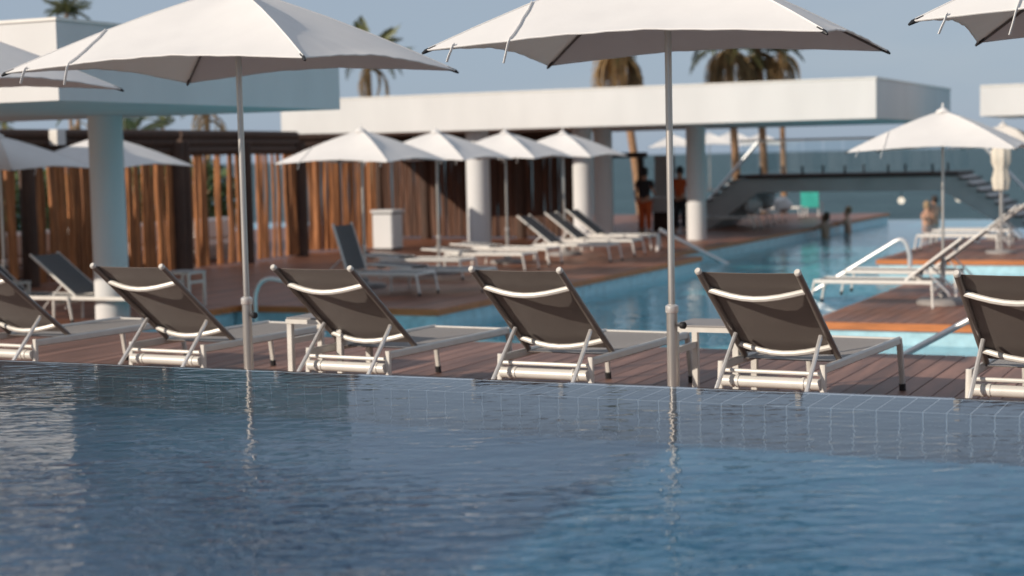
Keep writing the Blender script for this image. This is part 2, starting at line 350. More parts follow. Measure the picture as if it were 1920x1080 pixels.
# ================================================================ BUILDINGS
def column(p, r, z0, z1, parent): return MB().lathe([(r, z0), (r, z1)], 32, (p[0], p[1], 0)).build('column', M['white'], parent, True)
b1 = empty('pavilion', (0, 0, 0)); tag(b1, 'white flat roofed pavilion on a thick round column at the left edge', 'building')
def roof(parent, a0, a1, b0, b1_, z0, z1):
    MB().box((a0, b0, z0), (a1, b1_, z1)).build('roof', M['white'], parent)
    MB().box((a0+.01, b0-.018, z1+.002), (a1+.018, b1_+.018, z1+.035)).build('coping', M['frame_white'], parent)
roof(b1, -40, -11.5, 13.8, 19.5, 2.23, 3.05)
c = atb(212, 600, 18.5); column((c.x, 18.5), .235, ZL, 2.228, b1)
column((c.x-7.5, 18.5), .235, ZL, 2.228, b1)
b2 = empty('pavilion', (0, 0, 0)); tag(b2, 'long white flat roofed pavilion on white columns behind the lagoon', 'building')
roof(b2, atb(527, 225, 35.5).x, -7.8, 35.5, 44.3, 2.2, 3.04)
for px, bb in ((898, 36.3), (1094, 37.4), (1132, 39.4), (1306, 39.4)):
    q = atb(px, 400, bb); column((q.x, bb), .285 if px < 1000 else .24, ZL, 2.198, b2)
b3 = empty('pavilion', (0, 0, 0)); tag(b3, 'cream flat roof end cut off by the right picture edge', 'building')
roof(b3, -5.87, 6, 36.9, 41, 2.2, 2.83); column((-3.2, 38), .24, ZL, 2.198, b3); column((3, 38), .24, ZL, 2.198, b3)

# unseen roof added outside the view to shade the left of the pool
added_roof = empty('pavilion', (0, 0, 0)); tag(added_roof, 'unseen white roof added beside the raised pool to shade its left part', 'building')
roof(added_roof, -18, -7.5, -12, -1.1, 3.2, 4.0)
for x_, y_ in ((-8.6, -2.6), (-16.5, -2.6), (-8.6, -11), (-16.5, -11)): column((x_, y_), .24, -1.0, 3.198, added_roof)
# ---- arched footbridge with stairs
br = empty('footbridge', (0, 0, 0)); tag(br, 'grey concrete footbridge with dark stepped ends and glass railing', 'bridge')
Bb = 45.5; BW = 2.4
def A(x, y, b=Bb): q = atb(x, y, b); return (q.x, q.z)
lx = -13.85; rx = -7.9; zt = .90
poly = [(lx-1.75, -.62), (lx-.15, zt-.12), (rx+.15, zt-.12), (rx+2.1, -.62), (rx+1.35, -.62), (rx-.35, zt-.5), (lx+.5, zt-.5), (lx-.9, -.62)]
MB().prism(poly, Bb, Bb+BW).build('arch_beam', M['concrete'], br)
MB().box((lx-.1, Bb-.05, zt-.10), (rx+.1, Bb+BW+.05, zt)).build('walkway', M['step'], br)
for k in range(8):
    z1 = zt-.17*(k+1)
    MB().box((lx-.1-.24*(k+1), Bb-.06, z1-.05), (lx-.1-.24*k-.003, Bb+BW+.06, z1)).build('stair_tread', M['step'], br)
    MB().box((lx-.1-.24*(k+1)+.02, Bb-.03, z1-.168), (lx-.1-.24*k-.003, Bb-.002, z1-.052)).build('stair_riser', M['concrete'], br)
    MB().box((rx+.1+.24*k+.003, Bb-.06, z1-.05), (rx+.1+.24*(k+1), Bb+BW+.06, z1)).build('stair_tread', M['step'], br)
    MB().box((rx+.1+.24*k+.003, Bb-.03, z1-.168), (rx+.1+.24*(k+1)-.02, Bb-.002, z1-.052)).build('stair_riser', M['concrete'], br)
for yy in (Bb+.05, Bb+BW-.05):
    n = 5
    for k in range(n):
        x0 = lx+(rx-lx)*k/n+.04; x1 = lx+(rx-lx)*(k+1)/n-.04
        MB().box((x0, yy-.006, zt+.08), (x1, yy+.006, zt+.93)).build('glass_panel', M['glass'], br)
        for x in ((x0+x1)/2,): MB().box((x-.025, yy-.03, zt), (x+.025, yy+.03, zt+.22)).build('clamp_post', M['dark_plastic'], br)
    MB().box((lx+.0, yy-.03, zt+.935), (rx, yy+.03, zt+.985)).build('top_rail', M['table'], br)
    if yy < Bb+1: continue
    MB().tube([(lx-2.3, yy, -.45), (lx-2.1, yy, -.32), (lx-.12, yy, zt+.96), (lx+.0, yy, zt+.96)], .05, 8).build('stair_rail', M['steel'], br, True)
    MB().tube([(rx, yy, zt+.96), (rx+.12, yy, zt+.96), (rx+2.1, yy, -.32), (rx+2.3, yy, -.45)], .045, 8).build('stair_rail', M['steel'], br, True)

# ---- timber palisades
def fence(p0, p1, n, z1, label, mt='stick', r=.045, beam=True, bigposts=0, gap=None, zb=ZL):
    p0 = Vector((p0[0], p0[1], 0)); p1 = Vector((p1[0], p1[1], 0))
    o = empty('palisade', (p0.x, p0.y, zb)); tag(o, label, 'fence'); d = p1-p0; L = d.length; h = z1-zb
    variants = []
    for k in range(5):
        rr = r*random.uniform(.6, 1.15); pts = [(random.uniform(-.02, .02), random.uniform(-.02, .02), h*t) for t in (0.02, .3, .6, 1)]
        variants.append(MB().tube(pts, [rr*1.1, rr, rr*.95, rr*.85], 7).mesh('stick', M[mt], True))
    for i in range(n):
        t = (i+.5)/n + random.uniform(-.25, .25)/n
        if gap and gap[0] < t < gap[1] and random.random() < .5: continue
        link('stick', random.choice(variants), o, d*t + Vector((0, random.uniform(-.03, .03), 0)), (0, 0, random.random()*6))
    ang = math.atan2(d.y, d.x)
    if beam:
        for q in range(3):
            g = MB().tube([(0, 0, 0), (L*.5, 0, .01), (L, 0, 0)], [.1, .09, .1], 8).build('rail_log', M['timber'], o, True)
            g.location = (random.uniform(-.04, .04), random.uniform(-.05, .05), h+.03+q*.16); g.rotation_euler = (0, 0, ang)
    for i in range(bigposts+1 if bigposts else 0):
        t = i/bigposts
        MB().tube([(0, 0, 0), (0, 0, h+.2)], .15, 10).build('post', M['timber'], o, True, d*t+Vector((.05, 0, 0)))
    return o
fence((-20.6, 21.5), (-20.0, 27.4), 60, 1.78, 'dark timber stick palisade behind the left pavilion column', bigposts=3)
fence((-20.0, 27.6), (-20.2, 32.3), 46, 1.78, 'timber stick palisade with open gaps ending at a thick dark post', bigposts=2, gap=(.2, .9))
q0 = atz(548, 474, ZL); q1 = atz(705, 468, ZL)
fence((q0.x, q0.y), (q1.x, q1.y), 30, 1.75, 'sunlit orange timber palisade left of the white bin', r=.055, beam=True)
q0 = atb(712, 440, 40.0); q1 = atb(1068, 440, 40.0)
fence((q0.x, 40.0), (q1.x, 40.0), 66, 1.95, 'timber palisade under the long roof, coloured dark for its shade', mt='stick_shaded', r=.06, bigposts=4)

# ================================================================ SUNBEDS
def make_lounger(kind, fm, sm):
    t = empty('sun_lounger'); t['category'] = 'sun lounger'
    F = M[fm]; D = M[sm]
    for s in (-1, 1):
        MB().box((s*.312-.016, -.012, .315), (s*.312+.016, 1.60, .368), .01).build('side_rail', F, t)
        MB().tube([(s*.318, -.022, 0), (s*.312, -.006, .372)], [.021, .021], 8, .85).build('leg', F, t, True)
        lg = MB().tube([(s*.312, 1.575, .36), (s*.314, 1.60, .30), (s*.318, 1.655, 0)], [.024, .022, .019], 8, .8).build('leg', F, t, True)
        MB().tube([(s*.318, 1.652, .0), (s*.3178, 1.643, .05)], .023, 8).build('foot', M['dark_plastic'], lg, True)
    MB().box((-.30, 1.572, .322), (.30, 1.60, .362), .008).build('end_rail', F, t)
    MB().tube([(-.312, -.01, .318), (.312, -.01, .318)], .0125, 8).build('rear_bar', F, t, True)
    ax = MB().tube([(-.30, -.02, .258), (.30, -.02, .258)], .034, 12).build('axle_tube', F, t, True)
    for x in (-.235, -.20, .20, .235): MB().tube([(x-.008, -.02, .258), (x+.008, -.02, .258)], .039, 12).build('ring', F, ax, True)
    seat = thick(grid(6, 10, lambda a, b: (-.300+.6*a, .33+1.245*b, .352-.022*math.sin(PI*a)*math.sin(PI*min(1, b*1.02+.02)))), (0, 0, -.005)).build('seat_sling', D, t, True)
    # backrest
    if kind == 'up': top = Vector((0, -.38, .925))
    elif kind == 'high': top = Vector((0, .10, 1.12))
    else: top = Vector((0, -.50, .43))
    piv = Vector((0, .335, .378)); d = top-piv; nrm = Vector((0, d.z, -d.y)).normalized()   # towards the sitter
    back = thick(grid(8, 12, lambda a, b: piv + d*(.01+.97*b) + Vector((-.285+.57*a, 0, 0)) + nrm*(.014-.012*math.sin(PI*a)*(.4+.6*math.sin(PI*b)))), -nrm*.004).build('backrest_sling', D, t, True)
    for s in (-1, 1):
        x = Vector((s*.295, 0, 0))
        rl = MB().tube([piv+x-d*.02, piv+x+d*1.0], .0195, 10).build('back_rail', M['dark_rail'] if fm == 'frame' else F, t, True)
        MB().tube([piv+x+d*1.0, piv+x+d*1.018, piv+x+d*1.026], [.0205, .0205, .015], 10).build('end_cap', F, rl, True)
        a0 = piv + d*.30 - nrm*.022 + Vector((s*.262, 0, 0))
        if kind != 'flat':
            MB().tube([a0, Vector((s*.272, -.21, .21)), Vector((s*.262, -.225, .165)), Vector((s*.20, -.22, .15))], .0135, 8).build('strut', M['steel'], t, True)
    for tt, nm in ((.80, 'back_bar'), (.135, 'back_bar')):
        pts = []
        for k in range(9):
            e = k/8; pts.append(piv + d*tt + Vector((-.285+.57*e, 0, 0)) - nrm*(.004+.058*math.sin(PI*e)))
        MB().tube(pts, .0175, 8).build(nm, F, t, True)
    return t
M['dark_rail'] = mat('bronze_paint', (.20, .175, .16), .4, .3, .08, 9)
near = make_lounger('up', 'frame', 'sling')
G = 'sunbeds in the row along the raised pool edge'
names = ['sunbed cut off by the left edge beside the raised pool', 'first whole sunbed from the left, in front of the round column', 'sunbed with a small table at its left, second whole one from the left',
         'sunbed in the middle of the row, left of the thick lower pole', 'sunbed right of the side table, with the open deck to its right', 'sunbed cut off by the right edge beside the raised pool']
for a, nm in zip((-8.42, -6.965, -5.52, -4.12, -2.68, -1.24), names):
    place(near, (a, 9.385+random.uniform(-.01, .01), ZD), R(-3.3+random.uniform(-.6, .6)), nm, G)
far_up = make_lounger('up', 'frame_white', 'sling_dark'); far_hi = make_lounger('high', 'frame_white', 'sling_dark'); far_fl = make_lounger('flat', 'frame_white', 'sling_dark')
GF = 'cream framed sunbeds on the lower decks'
# heads to the left, feet towards the lagoon
def left_bed(proto, px, py, nm):      # pixel of the near foot-end leg
    q = atz(px, py, ZL); place(proto, (q.x-1.65, q.y+.32, ZL), R(-90), nm, GF)
left_bed(far_hi, 787, 556, 'dark backed sunbed raised upright at the corner of the left lagoon deck')
left_bed(far_fl, 905, 548, 'flat cream framed sunbed nearest the water on the left deck')
left_bed(far_fl, 868, 525, 'flat sunbed behind the two nearest ones on the left deck')
left_bed(far_fl, 985, 512, 'flat sunbed with slatted shadow halfway along the left deck')
left_bed(far_fl, 1030, 500, 'flat sunbed in front of the three raised backs')
left_bed(far_up, 1145, 492, 'first of three sunbeds with raised back beside the white columns')
left_bed(far_up, 1190, 482, 'second of three sunbeds with raised back beside the white columns')
left_bed(far_up, 1222, 472, 'third and farthest raised sunbed near the tip of the left deck')
q = atz(100, 605, ZL); place(far_up, (q.x+.02, q.y+.32, ZL), R(-88), 'dark sunbed with raised back just left of the round column', GF)
q = atz(-30, 600, ZL); place(far_up, (q.x+.02, q.y+.2, ZL), R(-90), 'dark sunbed low at the left edge behind the pool row', GF)
# heads to the right
def right_bed(proto, px, py, nm):     # pixel of the near head-end leg
    q = atz(px, py, ZL); place(proto, (q.x, q.y+.32, ZL), R(90), nm, GF)
right_bed(far_up, 1746, 578, 'cream framed sunbed near the front edge of the right island deck')
right_bed(far_up, 1790, 556, 'sunbed behind the parasol base on the right island deck')
right_bed(far_up, 1868, 474, 'sunbed at the front of the farther right deck')
right_bed(far_up, 1890, 462, 'farthest sunbed on the farther right deck')
for px, py, nm in ((1415, 432, 'near sunbed of the group under the footbridge'), (1440, 424, 'middle sunbed of the group under the footbridge'), (1462, 416, 'far sunbed of the group under the footbridge'), (1500, 410, 'sunbed nearest the bathers at the far deck end')):
    left_bed(far_fl if px < 1490 else far_up, px, py, nm)

# ================================================================ PARASOLS
HX = 1.10; HY = .97; ZC = 2.20; RISE = .53
def canopy_point(side, a, t, ZC=2.20):     # side 0..3, a 0..1 along the edge, t 0 apex..1 edge
    cs = [(-HX, -HY), (HX, -HY), (HX, HY), (-HX, HY)]
    p, q = cs[side], cs[(side+1) % 4]
    x = p[0]+(q[0]-p[0])*a; y = p[1]+(q[1]-p[1])*a
    bow = math.sin(PI*a)
    k = 1-.045*bow*t       # edge pulled in between the ribs
    z = ZC + RISE*(1-t**1.22) + .055*bow*t*t - .05*bow*math.sin(PI*t)
    z += .0045*math.sin(a*41+side*2)*math.sin(a*17+1)*bow*t**5 + .003*math.sin(t*23+a*7)*bow*t*t     # soft wrinkles towards the hem
    return Vector((x*t*k, y*t*k, z))
def make_parasol(with_base, ZC=2.20):
    cp = lambda s_, a_, t_: canopy_point(s_, a_, t_, ZC)
    o = empty('parasol'); o['category'] = 'parasol'
    for sd in range(4):
        N = 30; T = 16
        m = grid(N, T, lambda a, b: cp(sd, a, .03+.97*b))
        thick(m, (0, 0, -.004)).build('canopy_panel', M['canopy'], o, True)
    for sd in range(4):
        r = MB().tube([cp(sd, 0, t)-Vector((0, 0, .016)) for t in (.02, .25, .5, .75, .985)], [.008, .008, .008, .008, .007], 6).build('rib', M['rib'], o, True)
        e = cp(sd, 0, 1.0); f = cp(sd, 0, .96)
        MB().tube([f-Vector((0, 0, .01)), e-Vector((0, 0, .008)), e+(e-f)*.35-Vector((0, 0, .012))], [.012, .012, .006], 8).build('corner_cap', M['dark_plastic'], r, True)
        h = cp(sd, 0, .52)-Vector((0, 0, .03))
        MB().tube([Vector((h.x*.06, h.y*.06, ZC+.31)), h], .006, 6).build('strut', M['pole'], o, True)
        MB().tube([cp(sd, i/30, 1.0)-Vector((0, 0, .003)) for i in range(31)], .0055, 6).build('hem', M['canopy'], o, True)
        MB().tube([cp(sd, 0, t)+Vector((0, 0, .001)) for t in (.04, .2, .4, .6, .8, .99)], .0045, 6).build('seam', M['canopy'], o, True)
    MB().lathe([(.035, -.06), (.042, -.03), (.042, .03), (.035, .05)], 14, (0, 0, ZC+.30)).build('runner_hub', M['dark_plastic'], o, True)
    MB().lathe([(.10, -.012), (.085, .02), (.03, .05), (.012, .065), (.012, .11), (.004, .125)], 14, (0, 0, ZC+RISE-.01)).build('finial', M['canopy'], o, True)
    MB().tube([(0, 0, .02), (0, 0, .69)], .0325, 16).build('lower_pole', M['pole'], o, True)
    MB().tube([(0, 0, .69), (0, 0, ZC+RISE)], .0205, 16).build('upper_pole', M['pole'], o, True)
    c = MB().lathe([(.035, -.02), (.039, -.015), (.039, .02), (.025, .03)], 16, (0, 0, .69)).build('collar', M['steel'], o, True)
    MB().lathe([(.006, 0), (.006, .035), (.02, .036), (.022, .06), (.016, .066)], 10).build('knob', M['dark_plastic'], o, True, (.028, -.012, .60)).rotation_euler = (0, R(90), R(-20))
    if with_base:
        b = MB().lathe([(.36, 0), (.36, .05), (.33, .075), (.08, .095), (.06, .16), (.04, .17)], 28).build('base', M['table'], o, True)
    else:
        MB().lathe([(.17, 0), (.17, .012), (.05, .02), (.042, .06)], 20).build('base', M['steel'], o, True)
    # tie straps: lying on the near panel and hanging over its edge
    for a0, t0, l in ((.215, .575, .13), (.07, .985, .09)):
        pts = []
        for k in range(6):
            t = t0+(1-t0)*k/5; pts.append(cp(0, max(0, .5-(.5-a0)/t), t)+Vector((.004*math.sin(k*2.3), -.002, .007)))
        e = pts[-1]; pts += [e+Vector((-.006, -.012, -.03)), e+Vector((-.018, -.012, -l*.6)), e+Vector((-.034, -.008, -l))]
        MB().tube(pts, .009, 6, .45).build('tie_strap', M['canopy'], o, True)
    return o
M['rib'] = mat('rib_paint', (.16, .14, .13), .5)
par = make_parasol(False); parb = make_parasol(True, 2.11)
GP = 'white square parasols beside the raised pool'; GL = 'white square parasols on the lower decks'
place(par, (-9.29, 9.6, ZD), R(2), 'white parasol whose right corner shows at the upper left edge', GP)
place(par, (-6.195, 9.22, ZD), R(0), 'large white parasol on the steel pole left of the picture middle', GP)
place(par, (-3.23, 9.22, ZD), R(3), 'large white parasol on the thick lower pole right of the picture middle', GP)
place(par, (-.53, 9.2, ZD+.02), R(0), 'white parasol corner cut off at the upper right edge', GP)
place(parb, (atb(1768, 400, 23.2).x, 23.2, ZL), R(0), 'white parasol on a round base on the right island deck', GL)
q = atz(1880, 448, ZL); place(parb, (q.x, q.y, ZL), R(0), 'white parasol behind the right one, cut off by the right edge', GL)
for b, px, nm in ((24.4, 681, 'first of the four white parasols in line in front of the long roof'), (27.6, 821, 'second of the four white parasols in line in front of the long roof'),
                  (30.6, 950, 'third of the four white parasols in line in front of the long roof'), (33.2, 1058, 'fourth and farthest of the white parasols in line in front of the long roof')):
    q = atb(px, 400, b); place(parb, (q.x, b, ZL), R(random.uniform(-3, 3)), nm, GL)
place(parb, (-17.7, 22.3, ZL), R(0), 'white parasol half hidden behind the round column', GL)
q = atb(3, 400, 20.3); place(parb, (q.x, 20.3, ZL), R(0), 'white parasol low at the left edge below the roof', GL)
for px, py, b, nm in ((1262, 250, 70, 'far white beach parasol left of the grey column'), (1330, 247, 74, 'far white beach parasol just right of the grey column'), (1372, 243, 80, 'far white beach parasol behind the stair rail'), (1425, 247, 72, 'far white beach parasol among the palm trunks')):
    q = atb(px, py, b); o = place(parb, (q.x, b, q.z-ZC-RISE), R(20), nm, 'far beach parasols')
# folded parasol
fp = empty('folded_parasol', (0, 0, 0)); tag(fp, 'cream folded parasol tied shut, beside the right parasol', 'parasol')
q = atb(1877, 275, 34.5); zt_ = q.z
prof = [(.02, -1.0), (.13, -.98), (.16, -.75), (.115, -.5), (.165, -.35), (.17, -.1), (.12, .0), (.04, .08), (.02, .2)]
m = MB(); n = 16
vs = []
for r, z in prof: vs += [((r*(1+.18*(k % 2)))*math.cos(2*PI*k/n), (r*(1+.18*(k % 2)))*math.sin(2*PI*k/n), z*.88) for k in range(n)]
m.add(vs, [[i*n+k, i*n+(k+1) % n, (i+1)*n+(k+1) % n, (i+1)*n+k] for i in range(len(prof)-1) for k in range(n)])
m.build('folded_canopy', M['cream_cloth'], fp, True, (q.x, 34.5, zt_))
MB().tube([(q.x, 34.5, ZL), (q.x, 34.5, zt_)], .03, 12).build('pole', M['pole'], fp, True)
MB().lathe([(.3, 0), (.3, .05), (.06, .08)], 24, (q.x, 34.5, ZL)).build('base', M['table'], fp, True)

# ================================================================ SIDE TABLES
def make_table():
    t = empty('side_table'); t['category'] = 'table'; h = .545; s = .215
    MB().box((-s, -s, h-.012), (s, s, h), .004).build('table_top', M['table'], t)
    MB().box((-s-.004, -s-.004, h-.042), (s+.004, s+.004, h-.0125)).build('apron', M['frame'], t)
    for x in (-1, 1):
        for y in (-1, 1): MB().box((x*(s-.02)-.02, y*(s-.02)-.02, 0), (x*(s-.02)+.02, y*(s-.02)+.02, h-.0425), .004).build('leg', M['frame'], t)
        MB().box((x*(s-.02)-.012, -s+.041, .36), (x*(s-.02)+.012, s-.041, .40)).build('stretcher', M['frame'], t)
    return t
tb = make_table()
GT = 'small metal side tables'
place(tb, (-3.195, 9.93, ZD), 0, 'metal side table just right of the thick parasol pole', GT)
place(tb, (-5.93, 9.83, ZD), 0, 'metal side table left of the second whole sunbed', GT)
q = atz(350, 575, ZL); place(tb, (q.x, q.y, ZL), 0, 'pale side table on the lower deck right of the round column', GT)
q = atz(215, 600, ZL); place(tb, (q.x-1.6, q.y-.3, ZL), 0, 'low side table between the two dark sunbeds at far left', GT)

# ================================================================ HANDRAILS
def handrail(pts, r, label, foot=None):
    o = MB().tube(pts, r, 10).build('handrail', M['steel'], None, True); tag(o, label, 'handrail'); return o
def bend(p0, p1, p2, n=6):
    p0, p1, p2 = Vector(p0), Vector(p1), Vector(p2); return [p0*(1-t)**2 + p1*2*t*(1-t) + p2*t*t for t in [i/n for i in range(n+1)]]
# near, into the lagoon from the pool deck
p0 = atb(1697, 664, 13.6); p1 = atb(1890, 561, 13.6)
p0.y = p1.y = 13.6
e = (p1-p0)
pre = p0 - e*.9
handrail([Vector((pre.x, 13.6, pre.z))] + [p0, p1] + bend(p1, p1+e*.12, p1+e*.12+Vector((.02, 0, -.12)))[1:] + [Vector((p1.x+e.x*.12+.02, 13.6, -1.7))], .027, 'bright steel handrail sloping into the water in front of the island deck')
p0 = atb(1562, 524, 27.3); p1 = atb(1680, 452, 27.3); p2 = atb(1706, 500, 27.3); e = p1-p0
handrail([p0-e*.9, p0, p1] + bend(p1, p1+e*.16, Vector((p2.x, p1.y, p1.z-.25)))[1:] + [Vector((p2.x, p1.y, -1.9))], .038, 'steel pool handrail at the left corner of the farther right deck')
p0 = atb(1237, 431, 35.0); p1 = atb(1318, 472, 35.0)
handrail([Vector((p0.x-.06, 35, ZL)), Vector((p0.x-.05, 35, p0.z-.1)), p0, p1, p1+(p1-p0)*.6], .045, 'steel handrail descending to the right at the left deck tip')
p0 = atb(479, 580, 20.0); p1 = atb(508, 524, 20.0); p2 = atb(570, 556, 20.0)
handrail([Vector((p0.x, 20, -1.9))] + bend((p0.x, 20, p0.z+.15), (p0.x+.05, 20, p1.z+.08), (p1.x+.12, 20, p1.z), 6) + bend((p1.x+.2, 20, p1.z-.01), (p1.x+.4, 20, p1.z-.03), (p2.x, 20, p2.z), 6) + [Vector((p2.x+.5, 20, -1.2))], .028, 'curved steel grab rail by the inlet behind the second sunbed')

# ================================================================ SMALL THINGS
q = atz(728, 469, ZL)
bn = empty('litter_bin', (q.x, q.y, ZL)); tag(bn, 'white square litter bin beside the sunlit palisade', 'bin')
MB().box((-.27, -.27, .06), (.27, .27, .86), .03).build('body', M['white'], bn); MB().box((-.29, -.29, .90), (.29, .29, .96)).build('lid', M['white'], bn)
MB().box((-.25, -.25, .86), (.25, .25, .90)).build('opening', M['dark_plastic'], bn); MB().box((-.24, -.24, 0), (.24, .24, .06)).build('plinth', M['dark_plastic'], bn)
q = ata(108, 256, -20.0)
sp = empty('loudspeaker', q); tag(sp, 'small white loudspeaker on the dark palisade beam at upper left', 'loudspeaker')
MB().box((-.1, -.12, -.15), (.1, .12, .13), .02).build('case', M['white'], sp); MB().box((-.09, -.124, -.12), (.09, -.1205, .1)).build('grille', M['frame'], sp); MB().tube([(0, .1, 0), (0, .3, -.05), (-.1, .3, -.3)], .015, 6).build('bracket', M['dark_plastic'], sp)
for px, py, nm in ((1690, 376, 'round white lamp under the footbridge left of the couple'), (1798, 372, 'round white lamp under the footbridge right of the couple')):
    q = atb(px, py, Bb+1.0); l = empty('pendant_lamp', q); tag(l, nm, 'lamp', 'round lamps under the footbridge')
    MB().lathe([(.02, -.1), (.07, -.075), (.1, -.02), (.1, .03), (.06, .08), (.03, .095)], 16).build('globe', M['lamp'], l, True)
    MB().tube([(0, 0, .09), (0, 0, zt-.52-q.z)], .01, 6).build('cord', M['dark_plastic'], l)
q = atb(1172, 400, 43.0)
dw = empty('timber_doorway', (q.x, 43, ZL)); tag(dw, 'dark timber door frame open to the sea right of the white columns', 'doorway')
for x in (-.5, .42): MB().box((x, -.08, 0), (x+.13, .08, 2.05)).build('post', M['timber'], dw)
MB().box((-.6, -.09, 2.053), (.65, .09, 2.2)).build('lintel', M['timber'], dw)
q = atb(1238, 400, 44.0)
kk = empty('service_counter', (q.x, 44, ZL)); tag(kk, 'grey screen with a white counter behind the thick parasol pole', 'counter')
MB().box((-.3, .4, 0), (.3, .46, 2.1)).build('screen', M['concrete'], kk); MB().box((-.25, -.1, .52), (.35, .35, .95), .02).build('counter', M['white'], kk); MB().box((-.2, -.05, 0), (.3, .3, .52)).build('plinth', M['timber'], kk)
# teal towel over an upright frame, white towels on the far beds
q = atb(1520, 400, 53.5)
tw = empty('draped_chair', (q.x, 53.5, ZL)); tag(tw, 'chair with a teal towel hanging over its back at the far deck end', 'chair')
for x in (-.26, .26): MB().tube([(x, 0, 0), (x, .05, .45), (x, -.1, .98)], .02, 6).build('leg', M['frame_white'], tw, True); MB().tube([(x, .5, 0), (x, .5, .44), (x, .02, .44)], .02, 6).build('leg', M['frame_white'], tw, True)
MB().box((-.27, .02, .42), (.27, .52, .455)).build('seat', M['sling_dark'], tw)
thick(grid(6, 8, lambda a, b: (-.3+.6*a, -.13+.05*math.sin(a*9+b*3)*.3, .3+.72*b)), (0, .03, 0)).build('towel', M['teal_cloth'], tw, True)
for px, py, b, nm in ((1437, 376, 47.5, 'white towel bundle on the near bed under the footbridge'), (1408, 384, 46.0, 'crumpled white towel at the left end of the far beds'), (1466, 384, 50.0, 'white towel bundle next to the bathers')):
    q = atb(px, py, b); tg_ = MB()
    vs = []
    rnd = random.Random(px)
    m = grid(16, 8, lambda a, b_: (0, 0, 0)); 
    N1, N2 = 16, 8
    pts = []
    for j in range(N2+1):
        for i in range(N1+1):
            th = 2*PI*i/N1; ph = PI*j/N2; k = 1+.18*math.sin(3*th+px)*math.sin(ph)+.12*math.sin(5*ph+2*th)
            pts.append(Vector((.28*k*math.sin(ph)*math.cos(th), .25*k*math.sin(ph)*math.sin(th), .24*k*math.cos(ph))))
    m.v = pts
    tag(m.build('towel_bundle', M['white_cloth'], None, True, q), nm, 'towel')

# ================================================================ PALMS
def frond_mesh(L, droop, m, width=.42, seed=0):
    rd = random.Random(seed); mb = MB(); N = 22; P = []
    for i in range(N+1):
        t = i/N; P.append(Vector((L*t*(1-.28*droop*t), 0, L*(.38*t-droop*.85*t*t))))
    mb.tube(P[::2], [.03*(1-i/12)+.006 for i in range(len(P[::2]))], 5)
    for i in range(2, N+1):
        t = i/N; w = width*math.sin(PI*min(1, .12+.9*t))**.6*L/2.2
        for s in (-1, 1):
            d = Vector((.45, s*1, -.35-.5*t*rd.random())).normalized()*w*rd.uniform(.8, 1.15); p = P[i]; e = Vector((.05*L/2, 0, 0))
            mb.add([p, p+e*1.3, p+d*.6+e*1.2+Vector((0, 0, .03)), p+d+Vector((0, 0, -.12*w)), p+d*.5], [[0, 1, 2, 4], [4, 2, 3]])
    return mb.mesh('frond', m)
FR = [frond_mesh(2.3, .55, M['frond'], seed=1), frond_mesh(2.1, .85, M['frond'], seed=2), frond_mesh(2.4, .3, M['frond'], seed=3)]
DD = [frond_mesh(1.7, 1.5, M['dead'], .3, 4), frond_mesh(1.5, 1.7, M['dead'], .3, 5)]
def palm(top, base, label, nf=18, nd=8, sc=1.0, group='palms behind the pavilions'):
    top = Vector(top); base = Vector(base); o = empty('palm_tree', base); tag(o, label, 'palm tree', group)
    h = top-base; pts = [h*t + Vector((.15*math.sin(t*3), 0, 0))*(1-t) for t in (0, .15, .4, .7, .92, 1.0)]
    MB().tube(pts, [.22*sc, .17*sc, .14*sc, .13*sc, .16*sc, .10*sc], 10).build('trunk', M['trunk'], o, True)
    for i in range(nf):
        az = i*2.399+random.uniform(-.3, .3); el = random.uniform(-.35, .9) if i > 3 else 1.1
        f = link('frond', FR[i % 3], o, h, (0, -el*.8, az)); f.scale = (sc,)*3
    for i in range(nd):
        f = link('dead_frond', DD[i % 2], o, h-Vector((0, 0, .12+.5*random.random())), (0, random.uniform(.0, .75), i*2.1+random.random())); f.scale = (1.25*sc,)*3
    return o
def palm_px(tx, ty, bx, b, label, **k):
    t = atb(tx, ty, b); g = atb(bx, 300, b); palm(t, (g.x, b, -2.3 if b > 57 else ZL), label, **k)
palm_px(1158, 82, 1208, 58, 'palm with shaggy brown skirt seen under the right large parasol', nd=36, sc=1.1)
palm_px(1366, 88, 1382, 62, 'left palm of the three trunks beyond the footbridge', nd=34, sc=1.08)
palm_px(1422, 92, 1432, 64, 'middle palm of the three trunks beyond the footbridge', nd=34, sc=1.08)
palm_px(1462, 96, 1467, 63, 'right palm of the three trunks beyond the footbridge', nd=26, sc=.75, nf=12)
palm_px(688, 112, 700, 60, 'leafy palm above the left end of the long roof', nd=10, nf=40, sc=.9)
palm_px(125, 24, 130, 50, 'palm crown poking above the white block at upper left', nd=10, nf=26, sc=.5)
palm_px(388, 196, 385, 48, 'palm with orange trunk head above the palisade', nd=14, nf=8, sc=.6)
palm_px(245, 255, 250, 50, 'low green palm behind the palisade near the round column', nd=1, nf=12, sc=.7)
palm_px(306, 238, 306, 55, 'small green palm top above the palisade beam', nd=1, nf=8, sc=.5)
palm_px(8, 235, 8, 45, 'green palm at the far left under the roof', nd=2, nf=12, sc=.8)
palm_px(146, 215, 146, 46, 'thin palm trunk left of the round column under the roof', nd=6, nf=6, sc=.5)

